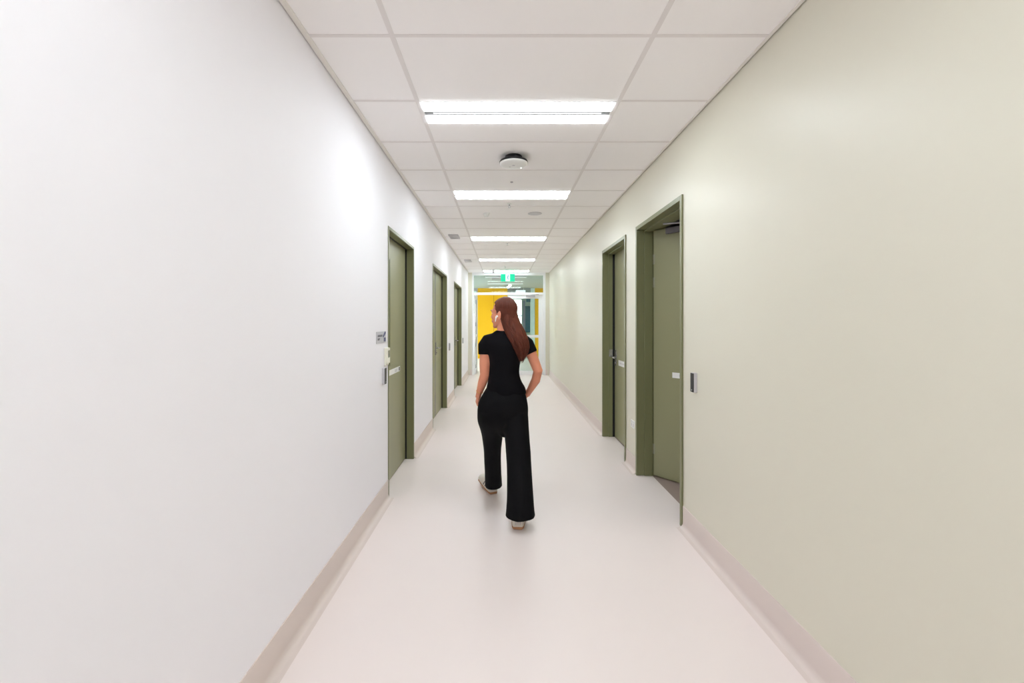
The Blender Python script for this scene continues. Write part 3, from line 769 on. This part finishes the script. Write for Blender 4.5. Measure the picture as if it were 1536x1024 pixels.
# ------------------------------------------------------------------ the woman
SC = 1.0 / F
def P(px, py, d): return Vector(((px - 754) * d * SC, d, EYE - (py - 483) * d * SC))
woman = tag(empty('person', (0.0, 3.3, 0.0)), 'woman in black short-sleeved top and wide black trousers walking away, head turned left', 'person')
HC = Vector((0.004, 3.31, 1.471)); HR = Matrix.Rotation(math.radians(57), 3, 'Z')
def hp(x, y, z): return HC + HR @ Vector((x, y, z))

body = MB()
def fan(p):           # narrower towards the chin
    return p
body.ellipsoid(hp(0, -0.012, 0.028), (0.073, 0.090, 0.084), HR)
body.ellipsoid(hp(0, 0.028, -0.025), (0.060, 0.062, 0.080), HR)
body.ellipsoid(hp(0, 0.036, -0.073), (0.046, 0.048, 0.034), HR)
body.ellipsoid(hp(0, 0.070, -0.094), (0.022, 0.018, 0.017), HR)
body.ellipsoid(hp(0, 0.074, 0.022), (0.046, 0.020, 0.014), HR)
for s in (-1, 1):
    body.ellipsoid(hp(s * 0.034, 0.058, -0.028), (0.020, 0.021, 0.022), HR)          # cheeks
    body.ellipsoid(hp(s * 0.031, 0.0745, 0.0085), (0.0135, 0.0075, 0.0038), HR); body.ellipsoid(hp(s * 0.031, 0.0735, -0.0050), (0.0125, 0.0065, 0.0030), HR)   # lids
    er = HR @ Matrix.Rotation(s * 0.35, 3, 'Z') @ Matrix.Rotation(-0.2, 3, 'X')
    body.ellipsoid(hp(s * 0.076, -0.012, -0.016), (0.008, 0.021, 0.034), er)         # ears
    body.ellipsoid(hp(s * 0.081, -0.022, -0.006), (0.006, 0.013, 0.026), er)
body.tube([hp(0, 0.086, 0.018), hp(0, 0.094, -0.006), hp(0, 0.102, -0.026), hp(0, 0.090, -0.034)], [0.007, 0.0080, 0.0098, 0.007], 12)
for s in (-1, 1): body.ellipsoid(hp(s * 0.0095, 0.092, -0.029), (0.0065, 0.009, 0.006), HR)
body.ellipsoid(hp(0, 0.088, -0.054), (0.021, 0.010, 0.006), HR); body.ellipsoid(hp(0, 0.086, -0.064), (0.018, 0.010, 0.007), HR)
# neck and trunk (under the clothes)
body.loft([(0.006, 3.315, 1.27, 0.075, 0.06), (0.006, 3.31, 1.33, 0.052, 0.050), (0.006, 3.312, 1.37, 0.047, 0.048), (0.006, 3.318, 1.45, 0.045, 0.048)], 28, 4)
body.loft([(0.0, 3.31, 0.72, 0.12, 0.08), (0.004, 3.30, 0.80, 0.145, 0.095), (0.010, 3.305, 0.92, 0.105, 0.075), (0.012, 3.305, 1.02, 0.095, 0.07), (0.012, 3.31, 1.15, 0.115, 0.08), (0.012, 3.31, 1.25, 0.13, 0.07), (0.01, 3.312, 1.305, 0.075, 0.045)], 32, 4)
# legs
body.tube([P(738, 625, 3.34), P(741, 660, 3.44), P(741, 690, 3.54), (-0.078, 3.63, 0.09), (-0.086, 3.66, 0.045)], [0.075, 0.062, 0.048, 0.034, 0.032], 18)
body.tube([P(774, 625, 3.28), P(776, 690, 3.20), P(778, 735, 3.12), (0.105, 3.06, 0.10), (0.102, 3.06, 0.05)], [0.075, 0.056, 0.045, 0.034, 0.032], 18)
# arms
LS, LE, LWr = P(726, 508, 3.31), P(727.5, 562, 3.315), P(718.5, 590, 3.36)
body.tube([P(738, 512, 3.31), P(729, 516, 3.31), P(728.5, 530, 3.305), P(727.5, 546, 3.305), LE, P(723.5, 574, 3.335), LWr, P(717.0, 596, 3.368)], [0.03, 0.044, 0.044, 0.042, 0.038, 0.034, 0.0225, 0.021], 18)
RS, RE, RW = P(788, 508, 3.31), P(807, 556, 3.30), P(793, 588, 3.42)
body.tube([P(778, 511, 3.31), P(788, 515, 3.31), P(797, 530, 3.30), RE, P(803.5, 570, 3.345), RW, P(790.5, 592, 3.44)], [0.03, 0.043, 0.040, 0.036, 0.034, 0.023, 0.022], 18)
def hand(w, dirn, across, out, sc=1.0, curl=0.35):
    """w wrist; dirn towards the fingertips; across towards the thumb side; out: palm side"""
    dirn, across, out = (Vector(v).normalized() for v in (dirn, across, out))
    # palm
    for t in range(5):
        f = t / 4
        c = w + dirn * (0.005 + 0.075 * f) * sc
        body.ellipsoid(c, (0.024 + 0.013 * f, 0.020, 0.0135), Matrix((across, dirn, out)).transposed(), 16, 10)
    for i, (off, ln) in enumerate(((0.030, 0.068), (0.010, 0.076), (-0.010, 0.071), (-0.029, 0.056))):
        k = w + dirn * 0.083 * sc + across * off
        spread = across * off * 0.25
        a = curl + 0.08 * i
        p1 = k + (dirn * math.cos(a * 0.5) + out * math.sin(a * 0.5)) * ln * 0.45 + spread * 0.4
        p2 = p1 + (dirn * math.cos(a * 1.6) + out * math.sin(a * 1.6)) * ln * 0.32 + spread * 0.3
        p3 = p2 + (dirn * math.cos(a * 2.5) + out * math.sin(a * 2.5)) * ln * 0.25
        body.tube([k - dirn * 0.02, k, p1, p2, p3], [0.0085, 0.0088, 0.0080, 0.0074, 0.0058], 10)
        body.ellipsoid(p3, (0.0058, 0.0058, 0.0058), None, 8, 6)
    b0 = w + dirn * 0.022 + across * 0.022
    t1 = b0 + (dirn * 0.6 + across * 0.65 + out * 0.3).normalized() * 0.034
    t2 = t1 + (dirn * 0.85 + across * 0.25 + out * 0.35).normalized() * 0.029
    t3 = t2 + (dirn * 0.9 - across * 0.05 + out * 0.4).normalized() * 0.022
    body.tube([b0, t1, t2, t3], [0.013, 0.0105, 0.0095, 0.0068], 10); body.ellipsoid(t3, (0.0068, 0.0068, 0.0068), None, 8, 6)
# left hand hangs by the thigh, thumb forward, palm to the leg
hand(LWr, (-0.035, 0.04, -0.16), (-0.15, 1, 0.2), (1, 0.2, 0.05), 0.78)
# right hand rests on the front of the hip
hand(RW, (-0.75, 0.35, -0.65), (-0.3, 0.3, 0.9), (-0.35, -0.9, 0.1), 0.8, 0.25)
bo = remeshed(build('body', body, M['skin'], woman), 0.0035, 5, 0.5)
# eyes and lips
for s in (-1, 1):
    build('eye', MB().ellipsoid(hp(s * 0.031, 0.0722, 0.002), (0.0105, 0.0065, 0.0045), HR, 16, 10), M['white'], woman)
    build('iris', MB().ellipsoid(hp(s * 0.031, 0.0777, 0.002), (0.0042, 0.0015, 0.0038), HR, 12, 8), M['iris'], woman)
    build('eyebrow', MB().tube([hp(s * 0.014, 0.092, 0.019), hp(s * 0.032, 0.0885, 0.024), hp(s * 0.050, 0.074, 0.019)], [0.003, 0.0032, 0.0018], 8), M['hair'], woman)
build('lips', MB().ellipsoid(hp(0, 0.0935, -0.0545), (0.017, 0.006, 0.0035), HR, 16, 8).ellipsoid(hp(0, 0.0925, -0.0615), (0.015, 0.006, 0.004), HR, 16, 8), M['lip'], woman)

# top
sh = MB()
def f_sh(a, z): return 1 + 0.018 * math.sin(4 * a + 9 * z) + 0.012 * math.sin(7 * a - 14 * z)
sh.loft([(0.022, 3.305, 0.872, 0.150, 0.112), (0.024, 3.303, 0.915, 0.142, 0.108), (0.015, 3.303, 0.97, 0.123, 0.098), (0.011, 3.305, 1.03, 0.113, 0.093), (0.014, 3.305, 1.10, 0.115, 0.098),
         (0.016, 3.308, 1.175, 0.132, 0.108), (0.016, 3.31, 1.245, 0.150, 0.103), (0.016, 3.313, 1.290, 0.138, 0.082), (0.012, 3.314, 1.322, 0.093, 0.064), (0.008, 3.314, 1.345, 0.058, 0.056)], 40, 5, f_sh)
sh.tube([P(742, 507, 3.312), P(731, 511, 3.31), P(727.5, 517, 3.31), P(728, 531.5, 3.307)], [0.040, 0.050, 0.054, 0.0545], 24).ellipsoid(P(729.5, 515, 3.31), (0.052, 0.054, 0.05))
sh.tube([P(768, 507, 3.312), P(783, 510, 3.31), P(790, 516, 3.308), P(796.5, 530, 3.30)], [0.040, 0.053, 0.055, 0.053], 24).ellipsoid(P(787, 513.5, 3.31), (0.050, 0.054, 0.05))
so = remeshed(build('shirt', sh, M['shirt'], woman), 0.006, 6, 0.5, 0.0035, 9.0)
# trousers
tr = MB()
def f_tr(a, z): return 1 + 0.03 * math.sin(3 * a + 2.0 + 3 * z) * min(1, max(0, (0.8 - z) * 2)) + 0.014 * math.sin(6 * a - 6 * z)
tr.loft([(0.012, 3.335, 0.545, 0.012, 0.03), (0.010, 3.33, 0.585, 0.06, 0.055), (0.006, 3.312, 0.64, 0.135, 0.09), (0.003, 3.302, 0.70, 0.178, 0.118), (0.003, 3.298, 0.76, 0.186, 0.136), (0.006, 3.298, 0.83, 0.173, 0.128), (0.012, 3.302, 0.885, 0.150, 0.108), (0.013, 3.304, 0.925, 0.128, 0.098), (0.013, 3.304, 0.96, 0.112, 0.09)], 44, 5, f_tr)
tr.loft([(-0.075, 3.645, 0.066, 0.070, 0.105), (-0.077, 3.62, 0.12, 0.069, 0.100), (-0.079, 3.56, 0.25, 0.066, 0.094), (-0.080, 3.49, 0.40, 0.069, 0.094), (-0.080, 3.42, 0.54, 0.083, 0.104), (-0.092, 3.338, 0.66, 0.094, 0.122), (-0.088, 3.306, 0.74, 0.097, 0.128)], 36, 5, f_tr)
tr.loft([(0.119, 3.055, 0.080, 0.104, 0.120), (0.119, 3.065, 0.12, 0.099, 0.115), (0.119, 3.11, 0.25, 0.092, 0.105), (0.116, 3.18, 0.41, 0.088, 0.100), (0.105, 3.24, 0.58, 0.091, 0.112), (0.098, 3.28, 0.67, 0.094, 0.116), (0.094, 3.30, 0.75, 0.093, 0.118)], 36, 5, f_tr)
to = remeshed(build('trousers', tr, M['trousers'], woman), 0.006, 14, 0.5, 0.004, 7.0)

# shoes
def shoe(heel, yaw, pitch, mirror):
    R = Matrix.Rotation(yaw, 3, 'Z') @ Matrix.Rotation(pitch, 3, 'X'); hv = Vector(heel)
    def q(x, y, z): return hv + R @ Vector((x * mirror, y, z))
    def outline(y):   # half width along the foot
        t = y / 0.26
        return 0.036 + 0.012 * math.sin(PI * min(1, t * 0.9)) if t < 0.85 else 0.046 * math.sqrt(max(0.0, 1 - ((t - 0.85) / 0.165) ** 2)) + 0.002
    ys = [-0.006, 0.004] + [0.02 + 0.02 * i for i in range(11)] + [0.235, 0.250, 0.258]
    def ring_stack(levels, fw):
        mb = MB(); n = 2 * len(ys)
        for (z, g) in levels:
            ring = []
            for y in ys: ring.append((-fw(y, g), y + (0.004 * g if y < 0.01 else 0), z))
            for y in reversed(ys): ring.append((fw(y, g), y + (0.004 * g if y < 0.01 else 0), z))
            for (x, y, zz) in ring:
                zz2 = zz(y) if callable(zz) else zz
                mb.v.append(tuple(q(x, y, zz2)))
        m = len(levels)
        for i in range(m - 1):
            for k in range(n):
                k2 = (k + 1) % n; mb.face((i * n + k, i * n + k2, (i + 1) * n + k2, (i + 1) * n + k), True)
        mb.face(tuple(range(n))[::-1]); mb.face(tuple((m - 1) * n + k for k in range(n)))
        return mb
    def w(y, g):
        b = outline(max(0.004, y)); b *= (0.78 if y < 0.0 else (0.93 if y < 0.01 else 1))
        return max(0.004, b * g)
    def top(y, f):
        t = min(1, max(0, y / 0.26)); hgt = 0.105 - 0.02 * math.sin(PI * min(1, t / 0.35)) if t < 0.35 else 0.105 - 0.058 * ((t - 0.35) / 0.65) ** 0.8
        return 0.026 + (hgt - 0.026) * f
    up = ring_stack([(lambda y: 0.0175, 1.02), (lambda y: 0.030, 1.02), (lambda y: 0.031, 0.98), (lambda y: top(y, 0.3), 1.0), (lambda y: top(y, 0.6), 0.93), (lambda y: top(y, 0.85), 0.76), (lambda y: top(y, 1.0), 0.52)], w)
    s = build('sneaker', up, M['shoe'], woman)
    so_ = ring_stack([(lambda y: 0.0, 0.97), (lambda y: 0.004, 1.03), (lambda y: 0.016, 1.04), (lambda y: 0.018, 1.0)], w)
    sole = build('sole', so_, M['gum'], s); sole['label'] = 'brown gum rubber sole'
    st = MB()
    for x0 in (-0.016, -0.005, 0.006, 0.017):
        st.tube([q(x0 * 1.0, -0.0075, 0.034), q(x0 * 0.95, -0.0075, 0.062), q(x0 * 0.8, 0.0, 0.088)], 0.0022, 6)
    build('heel_ribs', st, M['lightgrey'], s)
    for sd in (-1, 1):
        sp_ = MB()
        for k in range(2):
            y = 0.085 + 0.03 * k
            sp_.tube([q(sd * w(y, 1.0), y, 0.034), q(sd * w(y - 0.01, 0.96), y - 0.012, 0.055), q(sd * w(y - 0.02, 0.80), y - 0.022, 0.073)], 0.005, 8)
        build('side_stripe', sp_, M['shoe_grey'], s)
    lc_ = MB()
    for k in range(4):
        y = 0.12 + 0.022 * k; zz = top(y, 0.99) + 0.001
        lc_.tube([q(-0.018, y, zz - 0.006), q(0, y, zz + 0.002), q(0.018, y, zz - 0.006)], 0.0028, 8)
    build('laces', lc_, M['white'], s)
shoe((0.103, 3.012, 0.001), math.radians(-4), 0.0, 1)
shoe((-0.074, 3.635, 0.002), math.radians(24), math.radians(9), -1)

# earbud and bracelet
eb = MB(); eb.ellipsoid(hp(-0.084, 0.0, -0.022), (0.008, 0.009, 0.008), HR, 12, 8)
eb.tube([hp(-0.088, 0.004, -0.024), hp(-0.087, 0.010, -0.048), hp(-0.085, 0.013, -0.060)], [0.0045, 0.0038, 0.0036], 10)
build('earbud', eb, M['white'], woman)['label'] = 'white wireless earbud in her left ear'
br = MB(); ring = []
ctr = P(719.5, 587, 3.355); ax_ = (LWr - LE).normalized(); u_ = ax_.cross(Vector((0, 1, 0))).normalized(); v_ = ax_.cross(u_)
for k in range(25):
    a = 2 * PI * k / 24; ring.append(ctr + (u_ * math.cos(a) + v_ * math.sin(a)) * 0.0262)
br.tube(ring, 0.0022, 8)
build('bracelet', br, M['gold'], woman)

# hair: a cap melted with thick locks, fine strands laid over it
hr = MB()
def capfn(p):          # hollow the cap away from the face and the ears
    y, z, x = p.y, p.z, p.x
    lim = 0.052 - 0.35 * max(0.0, 0.035 - z) - 0.2 * max(0.0, z - 0.05)
    if y > lim and z < 0.046: return p * 0.78
    return p
hr.ellipsoid(hp(0, -0.014, 0.030), (0.083, 0.100, 0.093), HR, 48, 32, capfn)
hr.ellipsoid(hp(0.0, -0.062, -0.035), (0.066, 0.042, 0.075), HR, 28, 18)
# left/right edge of the falling hair by height: (y_px, xl, xr, depth)
EDGE = [(466, 751, 771, 3.235), (480, 755, 774.5, 3.225), (490, 758, 780, 3.215), (500, 762, 786, 3.195), (511, 767, 790.5, 3.180), (523, 772, 793, 3.178), (534, 777, 789.5, 3.18), (545, 780.5, 783.5, 3.185)]
def edge(t, u, lay):
    f = t * (len(EDGE) - 1); i = min(int(f), len(EDGE) - 2); g = f - i
    a, b = EDGE[i], EDGE[i + 1]
    py = a[0] + (b[0] - a[0]) * g; xl = a[1] + (b[1] - a[1]) * g; xr = a[2] + (b[2] - a[2]) * g; d = a[3] + (b[3] - a[3]) * g
    d = d + (0.045 - 0.02 * t) * (2 * u - 1) ** 2 + lay
    return P(xl + (xr - xl) * u, py, d)
for i in range(13):
    u = i / 12
    tend = 0.88 + 0.10 * math.sin(i * 2.1)
    hr.tube([edge(t * tend / 9, u, 0.012) for t in range(10)], [0.022, 0.022, 0.021, 0.020, 0.018, 0.016, 0.014, 0.011, 0.008, 0.003], 12)
ho = remeshed(build('hair', hr, M['hair'], woman), 0.0045, 4, 0.5)
stn = MB()
def cap_pt(th, ph, k=1.0):
    p = Vector((0.084 * math.sin(ph) * math.cos(th), 0.101 * math.sin(ph) * math.sin(th), 0.0945 * math.cos(ph))) * k
    return hp(p.x, p.y - 0.014, p.z + 0.030)
for i in range(150):                       # from the crown round the skull and down the back
    u = (i + 0.5) / 150 + random.uniform(-0.01, 0.01); u = min(0.99, max(0.01, u))
    th = math.radians(-90 - 105 * (u - 0.5) * 2 * -1)     # local angle: sides to back of the head
    th = math.radians(178 + 184 * u)
    w_ = random.uniform(0.0010, 0.0034)
    pts = [cap_pt(th, ph, 1 + random.uniform(-0.004, 0.006)) for ph in (0.12, 0.45, 0.8, 1.15, 1.45)]
    tend = random.uniform(0.72, 1.0); uu = min(1.03, max(-0.03, 0.5 + (u - 0.5) * 1.2 + random.uniform(-0.12, 0.12)))
    lay = random.uniform(-0.010, 0.004); ph_ = random.uniform(0, 6)
    for t in range(1, 10):
        tt = t / 9 * tend
        if tt < 0.1: continue
        e = edge(tt, uu + 0.04 * math.sin(5 * tt + ph_), lay)
        pts.append(e)
    n = len(pts); stn.tube(pts, [w_ * (1.0 if k < n - 4 else (n - k) / 4.5) for k in range(n)], 6)
build('hair_strands', stn, M['hair'], woman)

# ------------------------------------------------------------------ daylight outside
w = bpy.data.worlds.new('sky'); C.world = w; w.use_nodes = True
bg = w.node_tree.nodes['Background']; bg.inputs['Color'].default_value = (0.92, 0.97, 1.0, 1); bg.inputs['Strength'].default_value = 10.0

C.view_settings.view_transform = 'Standard'; C.view_settings.look = 'None'
C.view_settings.gamma = 1; C.view_settings.use_curve_mapping = False
C.view_settings.exposure = 0.0
C.cycles.max_bounces = 12; C.cycles.diffuse_bounces = 8; C.cycles.glossy_bounces = 6; C.cycles.transparent_max_bounces = 12
